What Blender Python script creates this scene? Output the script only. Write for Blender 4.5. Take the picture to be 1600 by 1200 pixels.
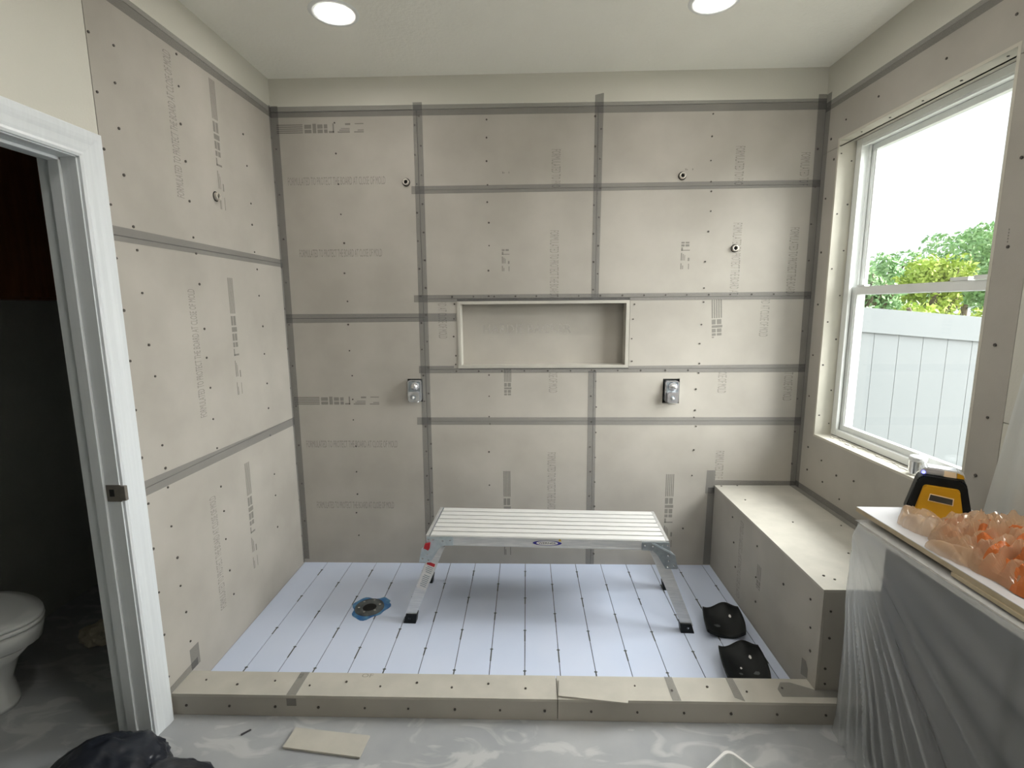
import bpy, bmesh, math, random
from mathutils import Vector, Matrix, noise
random.seed(7)
for o in list(bpy.data.objects): bpy.data.objects.remove(o)
SC = bpy.context.scene
COL = SC.collection

# ------------------------------------------------------------------ camera
W, H = 3.2255, 3.028            # shower width, ceiling height
YAW, PITCH, ROLL, FPX = -0.02977, -0.15369, -0.00794, 785.0
fwd = Vector((math.sin(YAW)*math.cos(PITCH), math.cos(YAW)*math.cos(PITCH), math.sin(PITCH)))
rgt = Vector((math.cos(YAW), -math.sin(YAW), 0)); upv = rgt.cross(fwd)
r2 = rgt*math.cos(ROLL) + upv*math.sin(ROLL); u2 = -rgt*math.sin(ROLL) + upv*math.cos(ROLL)
cam = bpy.data.cameras.new('camera'); camo = bpy.data.objects.new('camera', cam); COL.objects.link(camo)
cam.sensor_width = 36; cam.lens = FPX/1600*36; cam.clip_start = 0.02; cam.clip_end = 300
camo.matrix_world = Matrix(((r2.x, u2.x, -fwd.x, 1.5068), (r2.y, u2.y, -fwd.y, -3.1335), (r2.z, u2.z, -fwd.z, 1.7046), (0, 0, 0, 1)))
SC.camera = camo
# ------------------------------------------------------------------ light
wd = bpy.data.worlds.new('sky'); SC.world = wd; wd.use_nodes = True
bg = wd.node_tree.nodes['Background']; bg.inputs[0].default_value = (0.90, 0.96, 1.0, 1); bg.inputs[1].default_value = 0.85
sun = bpy.data.lights.new('sun', 'SUN'); suno = bpy.data.objects.new('sun', sun); COL.objects.link(suno)
sun.energy = 16; sun.angle = math.radians(85); sun.color = (1.0, 0.985, 0.96)
suno.rotation_euler = Vector((-0.95, 0.05, -0.40)).to_track_quat('-Z', 'Y').to_euler()
CAN_POWER = 40.0
vs = SC.view_settings
vs.view_transform = 'Standard'; vs.look = 'None'; vs.exposure = 0.9; vs.gamma = 1.0; vs.use_curve_mapping = False

# ------------------------------------------------------------------ materials
def new_mat(name):
    m = bpy.data.materials.new(name); m.use_nodes = True
    return m, m.node_tree.nodes, m.node_tree.links, m.node_tree.nodes['Principled BSDF']
def mat(name, c, rough=0.6, metal=0.0, c2=None, scale=6.0, lo=0.35, hi=0.7, bump=0.0, bscale=80.0, detail=4.0, stretch=None, spec=0.4):
    m, n, l, b = new_mat(name)
    b.inputs['Base Color'].default_value = (*c, 1); b.inputs['Roughness'].default_value = rough
    b.inputs['Metallic'].default_value = metal; b.inputs['Specular IOR Level'].default_value = spec
    tc = n.new('ShaderNodeTexCoord'); src = tc.outputs['Object']
    if stretch:
        mp = n.new('ShaderNodeMapping'); mp.inputs['Scale'].default_value = stretch; l.new(src, mp.inputs[0]); src = mp.outputs[0]
    if c2:
        t = n.new('ShaderNodeTexNoise'); t.inputs['Scale'].default_value = scale; t.inputs['Detail'].default_value = detail
        l.new(src, t.inputs['Vector']); r = n.new('ShaderNodeValToRGB')
        r.color_ramp.elements[0].position = lo; r.color_ramp.elements[0].color = (*c, 1)
        r.color_ramp.elements[1].position = hi; r.color_ramp.elements[1].color = (*c2, 1)
        l.new(t.outputs[0], r.inputs[0]); l.new(r.outputs[0], b.inputs['Base Color'])
    if bump:
        t = n.new('ShaderNodeTexNoise'); t.inputs['Scale'].default_value = bscale; t.inputs['Detail'].default_value = 3
        l.new(src, t.inputs['Vector']); q = n.new('ShaderNodeBump'); q.inputs['Strength'].default_value = bump
        q.inputs['Distance'].default_value = 0.004; l.new(t.outputs[0], q.inputs['Height']); l.new(q.outputs[0], b.inputs['Normal'])
    return m
def mix_mat(name, c, transp, rough=0.3, spec=0.5, translucent=0.0):
    """thin see-through sheet: transparent mixed with a principled surface (and some translucency)"""
    m, n, l, b = new_mat(name)
    b.inputs['Base Color'].default_value = (*c, 1); b.inputs['Roughness'].default_value = rough; b.inputs['Specular IOR Level'].default_value = spec
    out = n['Material Output']; t = n.new('ShaderNodeBsdfTransparent'); mx = n.new('ShaderNodeMixShader')
    mx.inputs[0].default_value = 1-transp; l.new(t.outputs[0], mx.inputs[1])
    sh = b.outputs[0]
    if translucent:
        tr = n.new('ShaderNodeBsdfTranslucent'); tr.inputs[0].default_value = (*c, 1); m2 = n.new('ShaderNodeMixShader')
        m2.inputs[0].default_value = translucent; l.new(sh, m2.inputs[1]); l.new(tr.outputs[0], m2.inputs[2]); sh = m2.outputs[0]
    l.new(sh, mx.inputs[2]); l.new(mx.outputs[0], out.inputs[0])
    return m
def glow(name, c, s):
    m, n, l, b = new_mat(name); b.inputs['Base Color'].default_value = (1, 1, 1, 1)
    b.inputs['Emission Color'].default_value = (*c, 1); b.inputs['Emission Strength'].default_value = s
    return m
M = {}
M['board'] = mat('cement_board', (.365, .343, .303), .85, c2=(.43, .405, .36), scale=2.6, lo=.36, hi=.66, bump=.10, bscale=260)
M['board_cut'] = mat('cement_board_cut', (.435, .418, .37), .85, c2=(.49, .47, .415), scale=9, bump=.1, bscale=200)
M['reveal'] = mat('reveal_board', (.58, .555, .48), .8, c2=(.50, .48, .41), scale=5, bump=.06, bscale=200)
M['gap'] = mat('seam_gap', (.10, .095, .085), .95, c2=(.14, .13, .12), scale=20)
M['paint'] = mat('wall_paint', (.58, .57, .505), .75, c2=(.60, .585, .52), scale=3, bump=.22, bscale=120)
M['ceil'] = mat('ceiling_paint', (.87, .86, .79), .85, c2=(.89, .88, .81), scale=4, bump=.9, bscale=55)
M['tape'] = mix_mat('mesh_tape', (.225, .222, .215), .76, .8, .2)
M['print'] = mix_mat('grey_print', (.25, .245, .22), .50, .9, .1)
M['print_faint'] = mix_mat('faint_print', (.30, .29, .26), .60, .9, .1)
M['screw'] = mat('screw_steel', (.075, .068, .06), .5, .4)
M['white'] = mat('white_trim', (.70, .735, .755), .38, c2=(.665, .70, .72), scale=3, stretch=(30, 30, .6))
M['vinyl'] = mat('white_vinyl', (.82, .84, .82), .35, c2=(.78, .80, .78), scale=5)
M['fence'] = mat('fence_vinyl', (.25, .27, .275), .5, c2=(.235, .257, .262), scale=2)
M['chrome'] = mat('chrome', (.82, .83, .84), .16, 1.0, c2=(.70, .71, .73), scale=18)
M['silver'] = mat('bright_silver', (.62, .62, .64), .25, .8, c2=(.78, .79, .82), scale=40)
M['alu'] = mat('brushed_aluminium', (.66, .67, .68), .42, .75, c2=(.80, .80, .80), scale=7, stretch=(2, 20, 20), bump=.1, bscale=90)
M['alu_top'] = mat('deck_aluminium', (.74, .75, .75), .5, .45, c2=(.86, .86, .85), scale=9, stretch=(1.2, 25, 5), lo=.3, hi=.6, bump=.15, bscale=160)
M['zinc'] = mat('zinc_bracket', (.52, .60, .65), .35, .8, c2=(.66, .72, .76), scale=30)
M['bracket'] = mat('dull_bracket', (.30, .34, .37), .4, .75, c2=(.40, .44, .47), scale=30)
M['black'] = mat('black_rubber', (.006, .0075, .008), .42, c2=(.010, .012, .013), scale=20, spec=.22)
M['hole'] = mat('dark_hole', (.006, .006, .006), .9, c2=(.012, .011, .01), scale=20)
M['pipe'] = mat('pipe_metal', (.50, .47, .42), .4, .6, c2=(.62, .58, .52), scale=30)
M['red'] = mat('red_clip', (.45, .02, .03), .4, c2=(.52, .03, .04), scale=20)
M['blue'] = mat('logo_blue', (.025, .02, .22), .35, c2=(.03, .03, .26), scale=20)
M['label'] = mat('label_white', (.78, .77, .75), .5, c2=(.72, .71, .70), scale=30)
M['ink'] = mat('label_ink', (.04, .04, .045), .6, c2=(.06, .06, .06), scale=20)
M['gold'] = mat('logo_gold', (.55, .38, .05), .5, c2=(.6, .42, .08), scale=20)
M['pan'] = mat('foam_pan', (.55, .62, .77), .55, c2=(.59, .65, .79), scale=3, lo=.3, hi=.7)
M['pan_gap'] = mat('pan_groove', (.06, .065, .08), .9, c2=(.16, .17, .19), scale=5)
M['blue_membrane'] = mat('blue_membrane', (.03, .13, .34), .45, c2=(.12, .28, .42), scale=22, lo=.4, hi=.65)
M['drain'] = mat('grey_pvc', (.055, .062, .066), .5, c2=(.10, .11, .11), scale=25)
M['cabinet'] = mat('dark_cabinet', (.04, .038, .042), .5, c2=(.055, .052, .056), scale=5)
M['counter'] = mat('counter_top', (.52, .50, .46), .35, c2=(.60, .58, .54), scale=8)
M['tan_edge'] = mat('board_edge', (.48, .40, .28), .8, c2=(.40, .33, .22), scale=20)
M['panel_white'] = mat('white_panel', (.58, .58, .60), .4, c2=(.54, .54, .55), scale=8)
M['bag_tan'] = mix_mat('tan_film', (.70, .50, .32), .46, .12, 1.0, .40)
M['orange'] = mat('orange_plastic', (.44, .105, .02), .25, c2=(.52, .16, .04), scale=12)
M['trash'] = mat('black_film', (.012, .014, .02), .32, c2=(.02, .024, .034), scale=12, bump=.5, bscale=26)
M['tub'] = mix_mat('clear_tub', (.80, .83, .83), .25, .25, .5, .3)
M['yellow'] = mat('tool_yellow', (.50, .25, .008), .4, c2=(.56, .29, .012), scale=14)
M['toolglass'] = mat('dark_window', (.05, .05, .045), .15, c2=(.08, .08, .07), scale=10)
M['cream_light'] = mat('amber_lens', (.80, .60, .38), .25, c2=(.85, .68, .48), scale=20)
M['led'] = glow('blue_led', (.08, .10, 1.0), 2.0)
M['porcelain'] = mat('porcelain', (.66, .68, .68), .15, c2=(.62, .64, .64), scale=3)
M['wood'] = mat('brown_wood', (.16, .055, .018), .45, c2=(.22, .085, .03), scale=4, stretch=(1, 8, 1))
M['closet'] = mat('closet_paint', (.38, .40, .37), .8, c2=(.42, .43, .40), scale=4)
M['paper'] = mat('crumpled_paper', (.50, .46, .36), .8, c2=(.58, .54, .44), scale=15)
M['brass'] = mat('dark_bronze', (.16, .145, .125), .5, .3, c2=(.22, .20, .17), scale=30)
M['grass'] = mat('dry_gravel', (.24, .235, .20), .9, c2=(.30, .29, .25), scale=3)
M['bark'] = mat('bark', (.12, .09, .06), .9, c2=(.2, .16, .11), scale=12)
M['leaf_a'] = mat('leaf_bluegreen', (.20, .36, .15), .6, c2=(.34, .50, .24), scale=1.3)
M['leaf_b'] = mat('leaf_yellowgreen', (.34, .46, .08), .6, c2=(.52, .60, .14), scale=1.3)
M['siding'] = mat('stucco', (.6, .58, .52), .9, c2=(.64, .62, .55), scale=6)

def sheet_mat():
    m, n, l, b = new_mat('plastic_sheet')
    b.inputs['Base Color'].default_value = (.80, .82, .84, 1); b.inputs['Roughness'].default_value = .22
    out = n['Material Output']; t = n.new('ShaderNodeBsdfTransparent'); tr = n.new('ShaderNodeBsdfTranslucent'); tr.inputs[0].default_value = (.82, .85, .88, 1)
    m2 = n.new('ShaderNodeMixShader'); m2.inputs[0].default_value = .4; l.new(b.outputs[0], m2.inputs[1]); l.new(tr.outputs[0], m2.inputs[2])
    mx = n.new('ShaderNodeMixShader'); mx.inputs[0].default_value = .34
    l.new(t.outputs[0], mx.inputs[1]); l.new(m2.outputs[0], mx.inputs[2]); l.new(mx.outputs[0], out.inputs[0])
    return m
M['sheet'] = sheet_mat()
def glass_mat():
    m, n, l, b = new_mat('window_glass')
    out = n['Material Output']; t = n.new('ShaderNodeBsdfTransparent'); t.inputs[0].default_value = (.97, .985, .985, 1)
    g = n.new('ShaderNodeBsdfGlossy'); g.inputs['Roughness'].default_value = .02; mx = n.new('ShaderNodeMixShader'); mx.inputs[0].default_value = .035; l.new(t.outputs[0], mx.inputs[1]); l.new(g.outputs[0], mx.inputs[2]); l.new(mx.outputs[0], out.inputs[0])
    return m
M['glass'] = glass_mat()
def floor_mat():
    m, n, l, b = new_mat('concrete_floor'); b.inputs['Roughness'].default_value = .6
    tc = n.new('ShaderNodeTexCoord'); a = n.new('ShaderNodeTexNoise'); a.inputs['Scale'].default_value = 3.2; a.inputs['Detail'].default_value = 5
    mp = n.new('ShaderNodeMapping'); mp.inputs['Rotation'].default_value = (0, 0, .6); mp.inputs['Scale'].default_value = (4.2, 8.5, 1)
    c = n.new('ShaderNodeTexNoise'); c.inputs['Scale'].default_value = 1.0; c.inputs['Detail'].default_value = 3.5; c.inputs['Distortion'].default_value = 1.2
    l.new(tc.outputs['Object'], a.inputs['Vector']); l.new(tc.outputs['Object'], mp.inputs[0]); l.new(mp.outputs[0], c.inputs['Vector'])
    r = n.new('ShaderNodeValToRGB'); r.color_ramp.elements[0].position = .35; r.color_ramp.elements[0].color = (.315, .33, .345, 1)
    r.color_ramp.elements[1].position = .65; r.color_ramp.elements[1].color = (.40, .41, .42, 1); l.new(a.outputs[0], r.inputs[0])
    s = n.new('ShaderNodeValToRGB'); s.color_ramp.elements[0].position = .53; s.color_ramp.elements[0].color = (0, 0, 0, 1); s.color_ramp.elements[1].position = .62; s.color_ramp.elements[1].color = (.55, .55, .55, 1)
    l.new(c.outputs[0], s.inputs[0]); mx = n.new('ShaderNodeMixRGB'); mx.inputs[2].default_value = (.56, .57, .56, 1)
    l.new(s.outputs[0], mx.inputs[0]); l.new(r.outputs[0], mx.inputs[1]); l.new(mx.outputs[0], b.inputs['Base Color'])
    return m
M['floor'] = floor_mat()

# ------------------------------------------------------------------ helpers
def link(name, me, m, parent=None):
    o = bpy.data.objects.new(name, me); COL.objects.link(o)
    if m is not None:
        me.materials.clear(); me.materials.append(M[m] if isinstance(m, str) else m)
    if parent: o.parent = parent
    return o
def done(name, bm, m, parent=None, smooth=False):
    bmesh.ops.recalc_face_normals(bm, faces=bm.faces[:])
    me = bpy.data.meshes.new(name); bm.to_mesh(me); bm.free()
    if smooth:
        for p in me.polygons: p.use_smooth = True
    return link(name, me, m, parent)
def tag(o, label, cat, group=None):
    o['label'] = label; o['category'] = cat
    if group: o['group'] = group
    return o
def struct(o): o['kind'] = 'structure'; return o
def stuff(o): o['kind'] = 'stuff'; return o
def empty(name, loc=(0, 0, 0), rz=0.0):
    o = bpy.data.objects.new(name, None); COL.objects.link(o); o.location = loc; o.rotation_euler = (0, 0, rz); o.empty_display_size = .1
    return o
def box(bm, x0, x1, y0, y1, z0, z1):
    v = [bm.verts.new((x, y, z)) for x in (x0, x1) for y in (y0, y1) for z in (z0, z1)]
    for f in ((0, 1, 3, 2), (4, 6, 7, 5), (0, 4, 5, 1), (2, 3, 7, 6), (0, 2, 6, 4), (1, 5, 7, 3)): bm.faces.new([v[i] for i in f])
    return v
def boxes(name, L, m, parent=None, bev=0.0):
    bm = bmesh.new()
    for b in L: box(bm, *b)
    if bev: bmesh.ops.bevel(bm, geom=bm.edges[:], offset=bev, segments=2, affect='EDGES', profile=.6)
    return done(name, bm, m, parent)
# wall frames: (along, height, out-from-surface)
def FB(a, b, d): return (a, -d, b)
def FL(a, b, d): return (d, a, b)
def FR(a, b, d): return (W-d, a, b)
def FT(a, b, d): return (a, b, d)
def prism(bm, F, poly, d0, d1):
    lo = [bm.verts.new(F(a, b, d0)) for a, b in poly]; hi = [bm.verts.new(F(a, b, d1)) for a, b in poly]
    n = len(poly); bm.faces.new(lo); bm.faces.new(hi)
    for i in range(n): bm.faces.new((lo[i], lo[(i+1) % n], hi[(i+1) % n], hi[i]))
def slab(name, F, poly, d0, d1, m, parent=None):
    bm = bmesh.new(); prism(bm, F, poly, d0, d1); return done(name, bm, m, parent)
def rect(a0, a1, b0, b1): return [(a0, b0), (a1, b0), (a1, b1), (a0, b1)]
def lathe(bm, prof, n=24, T=None, cap=True):
    rings = []
    for r, h in prof:
        ring = []
        for i in range(n):
            t = 2*math.pi*i/n; v = Vector((r*math.cos(t), r*math.sin(t), h)); ring.append(bm.verts.new(T @ v if T else v))
        rings.append(ring)
    for A, B in zip(rings, rings[1:]):
        for i in range(n): bm.faces.new((A[i], A[(i+1) % n], B[(i+1) % n], B[i]))
    if cap:
        bm.faces.new(rings[0]); bm.faces.new(rings[-1])
def tube(bm, p, q, r, n=10):
    p, q = Vector(p), Vector(q); d = (q-p); T = Matrix.Translation(p) @ d.to_track_quat('Z', 'Y').to_matrix().to_4x4()
    lathe(bm, [(r, 0), (r, d.length)], n, T)
def grid(bm, fn, nu, nv, closed_u=False):
    V = [[bm.verts.new(fn(i/(nu-(0 if closed_u else 1)), j/(nv-1))) for j in range(nv)] for i in range(nu)]
    for i in range(nu if closed_u else nu-1):
        for j in range(nv-1): bm.faces.new((V[i][j], V[(i+1) % nu][j], V[(i+1) % nu][j+1], V[i][j+1]))
    return V
def ring_boxes(F, o, h, d0, d1):
    """rectangle o=(a0,a1,b0,b1) with a rectangular hole h, as polys"""
    a0, a1, b0, b1 = o; c0, c1, e0, e1 = h
    return [rect(a0, c0, b0, b1), rect(c1, a1, b0, b1), rect(c0, c1, b0, e0), rect(c0, c1, e1, b1)]
def board(parent, F, poly, m='board', hole=None, t=.012, holes=None):
    bm = bmesh.new()
    if hole:
        for q in ring_boxes(F, poly, hole, -t, 0): prism(bm, F, q, -t, 0)
    else: prism(bm, F, rect(*poly) if isinstance(poly[0], (int, float)) else poly, -t, 0)
    return done('backer_board', bm, m, parent)
TN = [0]
def tape(parent, F, poly):
    TN[0] += 1; d = .0010 + .00025*(TN[0] % 9)
    return slab('seam_tape', F, poly, d-.0002, d, 'tape', parent)
def screws(parent, F, pts, r=.0056):
    bm = bmesh.new()
    for a, b in pts:
        a += random.uniform(-.004, .004); rr = r*random.uniform(.8, 1.15); k = random.random()*3
        prism(bm, F, [(a+rr*math.cos(k+i*math.pi/3), b+rr*math.sin(k+i*math.pi/3)) for i in range(6)], .0002, .0034)
    return stuff(done('screw_heads', bm, 'screw', parent))
DG = bpy.context.evaluated_depsgraph_get
def text_mesh(s):
    c = bpy.data.curves.new('t', 'FONT'); c.body = s; c.align_x = 'CENTER'; c.align_y = 'CENTER'; c.resolution_u = 2; c.fill_mode = 'FRONT'
    o = bpy.data.objects.new('t', c); COL.objects.link(o); me = bpy.data.meshes.new_from_object(o.evaluated_get(DG()))
    bpy.data.objects.remove(o); bpy.data.curves.remove(c)
    xs = [v.co.x for v in me.vertices]; ys = [v.co.y for v in me.vertices]
    cx, cy, sx, sy = (max(xs)+min(xs))/2, (max(ys)+min(ys))/2, max(xs)-min(xs), max(ys)-min(ys)
    for v in me.vertices: v.co = ((v.co.x-cx)/sx, (v.co.y-cy)/sy, 0)
    return me
TXT = {}
def text(parent, F, s, ca, cb, length, height, rot=0.0, m='print', d=.0006, flip=1, name='printed_text', window=None):
    """flat lettering centred at (ca,cb) on a wall frame. flip mirrors 'along' where the frame runs right-to-left"""
    if s not in TXT: TXT[s] = text_mesh(s)
    me = TXT[s].copy(); c, q = math.cos(rot), math.sin(rot)
    for v in me.vertices:
        x, y = v.co.x*length, v.co.y*height
        v.co = F(ca + flip*(x*c - y*q), cb + x*q + y*c, d)
    if window:
        bm = bmesh.new(); bm.from_mesh(me); lo, hi = window
        for z, up in ((lo, False), (hi, True)):
            bmesh.ops.bisect_plane(bm, geom=bm.verts[:]+bm.edges[:]+bm.faces[:], plane_co=(0, 0, z), plane_no=(0, 0, 1), clear_outer=up, clear_inner=not up)
        bm.to_mesh(me); bm.free()
    return link(name, me, m, parent)
STAMP = []
for i in range(5): STAMP.append((0, .30, -.5+.21*i, -.5+.21*i+.13))
for (x0, x1, k) in ((.32, .40, 1), (.415, .455, 0), (.47, .53, 1), (.545, .585, 1)):
    STAMP += [(x0, x1, -.5, -.12), (x0, x1, -.02, .42)] if k else [(x0, x1, -.5, .5)]
STAMP += [(.60, .66, -.5, -.3), (.645, .66, -.5, .5), (.70, .84, -.5, -.36), (.72, .84, -.28, -.18), (.74, .84, -.1, -.02), (.79, .85, .3, .5), (.89, 1, -.5, -.38), (.90, 1, .38, .48), (.93, 1, -.3, -.2)]
def stamp(parent, F, a, b, length, height, rot=0.0, flip=1, m='print', window=None, lo=0.0, hi=1.0):
    """compliance stamp of small blocks, from (a,b) along rot; only the stretch lo..hi of it"""
    bm = bmesh.new(); c, q = math.cos(rot), math.sin(rot)
    for x0, x1, y0, y1 in STAMP:
        x0, x1 = max(x0, lo), min(x1, hi)
        if x1 <= x0: continue
        P = []
        for x, y in ((x0, y0), (x1, y0), (x1, y1), (x0, y1)):
            X, Y = (x-lo)*length, y*height; P.append(F(a+flip*(X*c-Y*q), b+X*q+Y*c, .0006))
        bm.faces.new([bm.verts.new(p) for p in P])
    return done('printed_stamp', bm, m, parent)

# ================================================================== SETTING
YB = -6.5   # wall behind the camera
XC = -1.2   # far wall of the toilet closet
fl = struct(boxes('floor', [(XC-.1, W+.3, YB-.1, .15, -.15, -.002)], 'floor'))
ce = struct(boxes('ceiling', [(XC-.1, W+.3, YB-.1, .2, H, H+.12)], 'ceil'))

# ---- back wall
nx0, nx1, nz0, nz1 = 1.098, 2.118, 1.338, 1.718       # clear niche opening
wb = boxes('wall_back', [(-.11, nx0-.02, .0122, .16, -.1, H), (nx1+.02, W+.2, .0122, .16, -.1, H), (nx0-.02, nx1+.02, .0122, .16, -.1, nz0-.02), (nx0-.02, nx1+.02, .0122, .16, nz1+.02, H), (nx0-.02, nx1+.02, .105, .16, nz0-.02, nz1+.02)], 'gap')
struct(wb)
slab('painted_band', FB, rect(-.005, W+.005, 2.848, H), -.0121, .0002, 'paint', wb)
ZT = 2.844
VH = (.748, .846, 1.104, 1.254); VH2 = (2.358, 2.463, 1.092, 1.249)
board(wb, FB, (.001, .8650, 1.6405, ZT-.002)); board(wb, FB, (.001, .8650, .0005, 1.6360), hole=VH)
for z0, z1 in ((2.397, ZT), (1.7545, 2.394), (.980, 1.3115), (.0005, .977)):
    board(wb, FB, (.869, 1.925, z0, z1))
    board(wb, FB, (1.928, W-.001, z0, z1), hole=VH2 if z0 == .980 else None)
board(wb, FB, (.869, 1.076, 1.3145, 1.7515)); board(wb, FB, (2.142, W-.001, 1.3145, 1.7515))
# niche: back, four sides and a proud cut-board lip
nb = slab('niche_back', FB, rect(nx0-.012, nx1+.012, nz0-.012, nz1+.012), -.104, -.092, 'board', wb)
for nm, q in (('niche_side', rect(nx0-.012, nx0, nz0, nz1)), ('niche_side', rect(nx1, nx1+.012, nz0, nz1)), ('niche_top', rect(nx0-.012, nx1+.012, nz1, nz1+.012)), ('niche_sill', rect(nx0-.012, nx1+.012, nz0-.012, nz0))):
    slab(nm, FB, q, -.092, .006, 'board_cut', wb)
for q in (rect(nx0-.021, nx0-.0122, nz0-.018, nz1+.018), rect(nx1+.0122, nx1+.021, nz0-.018, nz1+.018), rect(nx0-.0122, nx1+.0122, nz1+.0122, nz1+.018), rect(nx0-.0122, nx1+.0122, nz0-.018, nz0-.0122)):
    slab('niche_lip', FB, q, -.012, .0045, 'board_cut', wb)
# seam tape
for q in ([(.0, 2.815), (W, 2.803), (W, 2.862), (0, 2.875)],
          [(.828, .02), (.889, .02), (.900, 2.885), (.846, 2.885)],
          [(1.893, -.0), (1.948, -.0), (1.942, 1.300), (1.892, 1.300)], [(1.903, 1.735), (1.948, 1.735), (1.957, 2.915), (1.907, 2.905)],
          [(.820, 2.373), (W, 2.379), (W, 2.420), (.821, 2.418)],
          [(.811, 1.733), (W, 1.733), (W, 1.778), (.812, 1.776)],
          [(.827, 1.290), (W, 1.288), (W, 1.338), (1.2, 1.325), (1.05, 1.322), (1.05, 1.336), (.828, 1.336)],
          [(.802, .957), (W, .951), (W, 1.003), (.804, 1.005)],
          [(.0, 1.610), (1.072, 1.614), (1.072, 1.664), (.0, 1.666)],
          [(.002, .03), (.036, .03), (.044, 2.88), (.002, 2.88)], [(W-.036, .556), (W-.001, .556), (W-.001, 2.885), (W-.048, 2.885)],
          [(2.655, .50), (2.714, .50), (2.714, .655), (2.660, .655)], [(2.665, .01), (2.7125, .01), (2.7125, .54), (2.672, .54)],
          [(2.714, .556), (W, .556), (W, .585), (2.714, .590)]):
    tape(wb, FB, q)
P = [(.38, 2.781), (.38, 2.61), (.385, 2.436), (.386, 2.262), (.396, 2.093), (.389, 1.913), (.395, 1.742), (.395, 1.599), (.393, 1.435), (.396, 1.276), (.392, 1.123), (.393, .989), (.395, .814), (.39, .641), (.386, .488), (.374, .359), (.38, .20)]
P += [(1.28, 2.783), (1.278, 2.684), (1.272, 2.553), (1.274, 2.419), (1.273, 2.321), (1.279, 2.202), (1.28, 2.068), (1.274, 1.92), (1.276, 1.766), (1.273, 1.277), (1.271, 1.141), (1.269, 1.009), (1.268, .962), (1.261, .776), (1.258, .552), (1.26, .33)]
P += [(2.589, 2.791), (2.588, 2.669), (2.588, 2.536), (2.594, 2.418), (2.596, 2.364), (2.599, 2.252), (2.59, 2.135), (2.583, 1.96), (2.583, 1.804), (2.588, 1.72), (2.583, 1.584), (2.577, 1.467), (2.575, 1.344), (2.578, 1.284), (2.567, 1.183), (2.566, 1.048), (2.564, 1.002), (2.574, .944), (2.566, .79), (2.566, .62), (2.52, .26)]
for k in range(17):
    z = .12+k*.165
    P += [(.852, z), (.884, z+.05)]
    if not 1.28 < z < 1.75: P += [(1.912, z+.03), (1.942, z-.04)]
P += [(W-.03, .7+.21*k) for k in range(10)] + [(.02, .3+.26*k) for k in range(10)]
P += [(1.05+.13*k, 1.764) for k in range(16)] + [(1.06, 1.72), (1.06, 1.63), (1.055, 1.52), (1.062, 1.40), (1.06, 1.345), (2.165, 1.71), (2.16, 1.62), (2.158, 1.50), (2.16, 1.36)] + [(1.06+.145*k, 1.302) for k in range(11)]
screws(wb, FB, P)
LONG = 'FORMULATED TO PROTECT THE BOARD AT CLOSE OF MOLD'
HALF = math.pi/2
for z, l in ((2.455, .59), (2.034, .51), (.828, .597), (.412, .514)):
    text(wb, FB, LONG, .37, z, l, .046, 0, 'print_faint')
stamp(wb, FB, .03, 2.752, .52, .052); stamp(wb, FB, .012, 1.115, .55, .052)
for x, z, lo, hi in ((1.684, 2.32, 2.398, 2.90), (1.676, 1.86, 1.756, 2.39), (1.672, 1.455, .98, 1.290), (1.665, .48, .005, .976), (2.754, 2.32, 2.398, 2.9), (2.764, 1.89, 1.756, 2.39), (2.957, 1.80, 1.316, 1.732), (2.724, 1.45, .98, 1.290), (2.736, .49, .60, .976), (3.13, 2.28, 2.39, 2.9), (3.10, 1.86, 1.756, 2.39), (3.13, 1.40, .98, 1.29), (.985, 1.80, 1.316, 1.73)):
    text(wb, FB, LONG, x, z, .585, .054, -HALF, 'print_faint', window=(lo, hi))
stamp(wb, FB, 1.387, 2.497, .10, .042, -HALF, lo=.85, hi=1.0); stamp(wb, FB, 1.381, 2.046, .29, .046, -HALF, lo=.55, hi=1.0)
stamp(wb, FB, 1.387, 1.322, .30, .046, -HALF, lo=.0, hi=.6); stamp(wb, FB, 1.376, .647, .58, .046, -HALF)
stamp(wb, FB, 2.464, 2.499, .10, .046, -HALF, lo=.85, hi=1.0); stamp(wb, FB, 2.462, 2.077, .32, .052, -HALF, lo=.5, hi=1.0)
stamp(wb, FB, 2.664, 1.735, .375, .064, -HALF+.06, lo=0, hi=.62); stamp(wb, FB, 2.428, .628, .50, .054, -HALF); stamp(wb, FB, 2.42, 1.088, .05, .045, -HALF, lo=0, hi=.1)

M['ghost'] = mix_mat('ghost_print', (.60, .58, .53), .72, .9, .1)
text(wb, lambda a, b, d: FB(a, b, d-.092), 'HARDIE BACKER', 1.51, 1.562, .56, .058, 0, 'ghost')

# ---- left wall with the closet doorway
DY0, DY1, DZ = -1.385, -2.2, 2.225
wl = boxes('wall_left', [(-.11, -.0122, -1.31, .012, -.1, 2.845), (-.11, -.0122, -1.31, .012, 2.848, H)], 'gap'); struct(wl)
boxes('painted_wall', [(-.11, 0, DY0, -1.292, -.1, H), (-.11, 0, DY1, DY0, DZ, H), (-.11, 0, YB, DY1, -.1, H), (-.0121, .0002, -1.292, .001, 2.846, H)], 'paint', wl)
for z0, z1 in ((.0005, 1.003), (1.0065, 1.9725), (1.976, 2.843)): board(wl, FL, (-1.2885, -.0005, z0, z1))
for q in ([(-1.29, 2.80), (0, 2.815), (0, 2.872), (-1.29, 2.862)], [(-1.29, 1.953), (0, 1.952), (0, 1.997), (-1.29, 2.007)], [(-1.29, .975), (0, .957), (0, 1.004), (-1.29, 1.036)],
          [(-.018, .01), (-.001, .01), (-.001, 2.88), (-.022, 2.88)], [(-1.145, .10), (-1.085, .10), (-1.085, .20), (-1.145, .20)], [(-1.28, .099), (-1.10, .099), (-1.10, .135), (-1.28, .128)]):
    tape(wl, FL, q)
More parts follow.
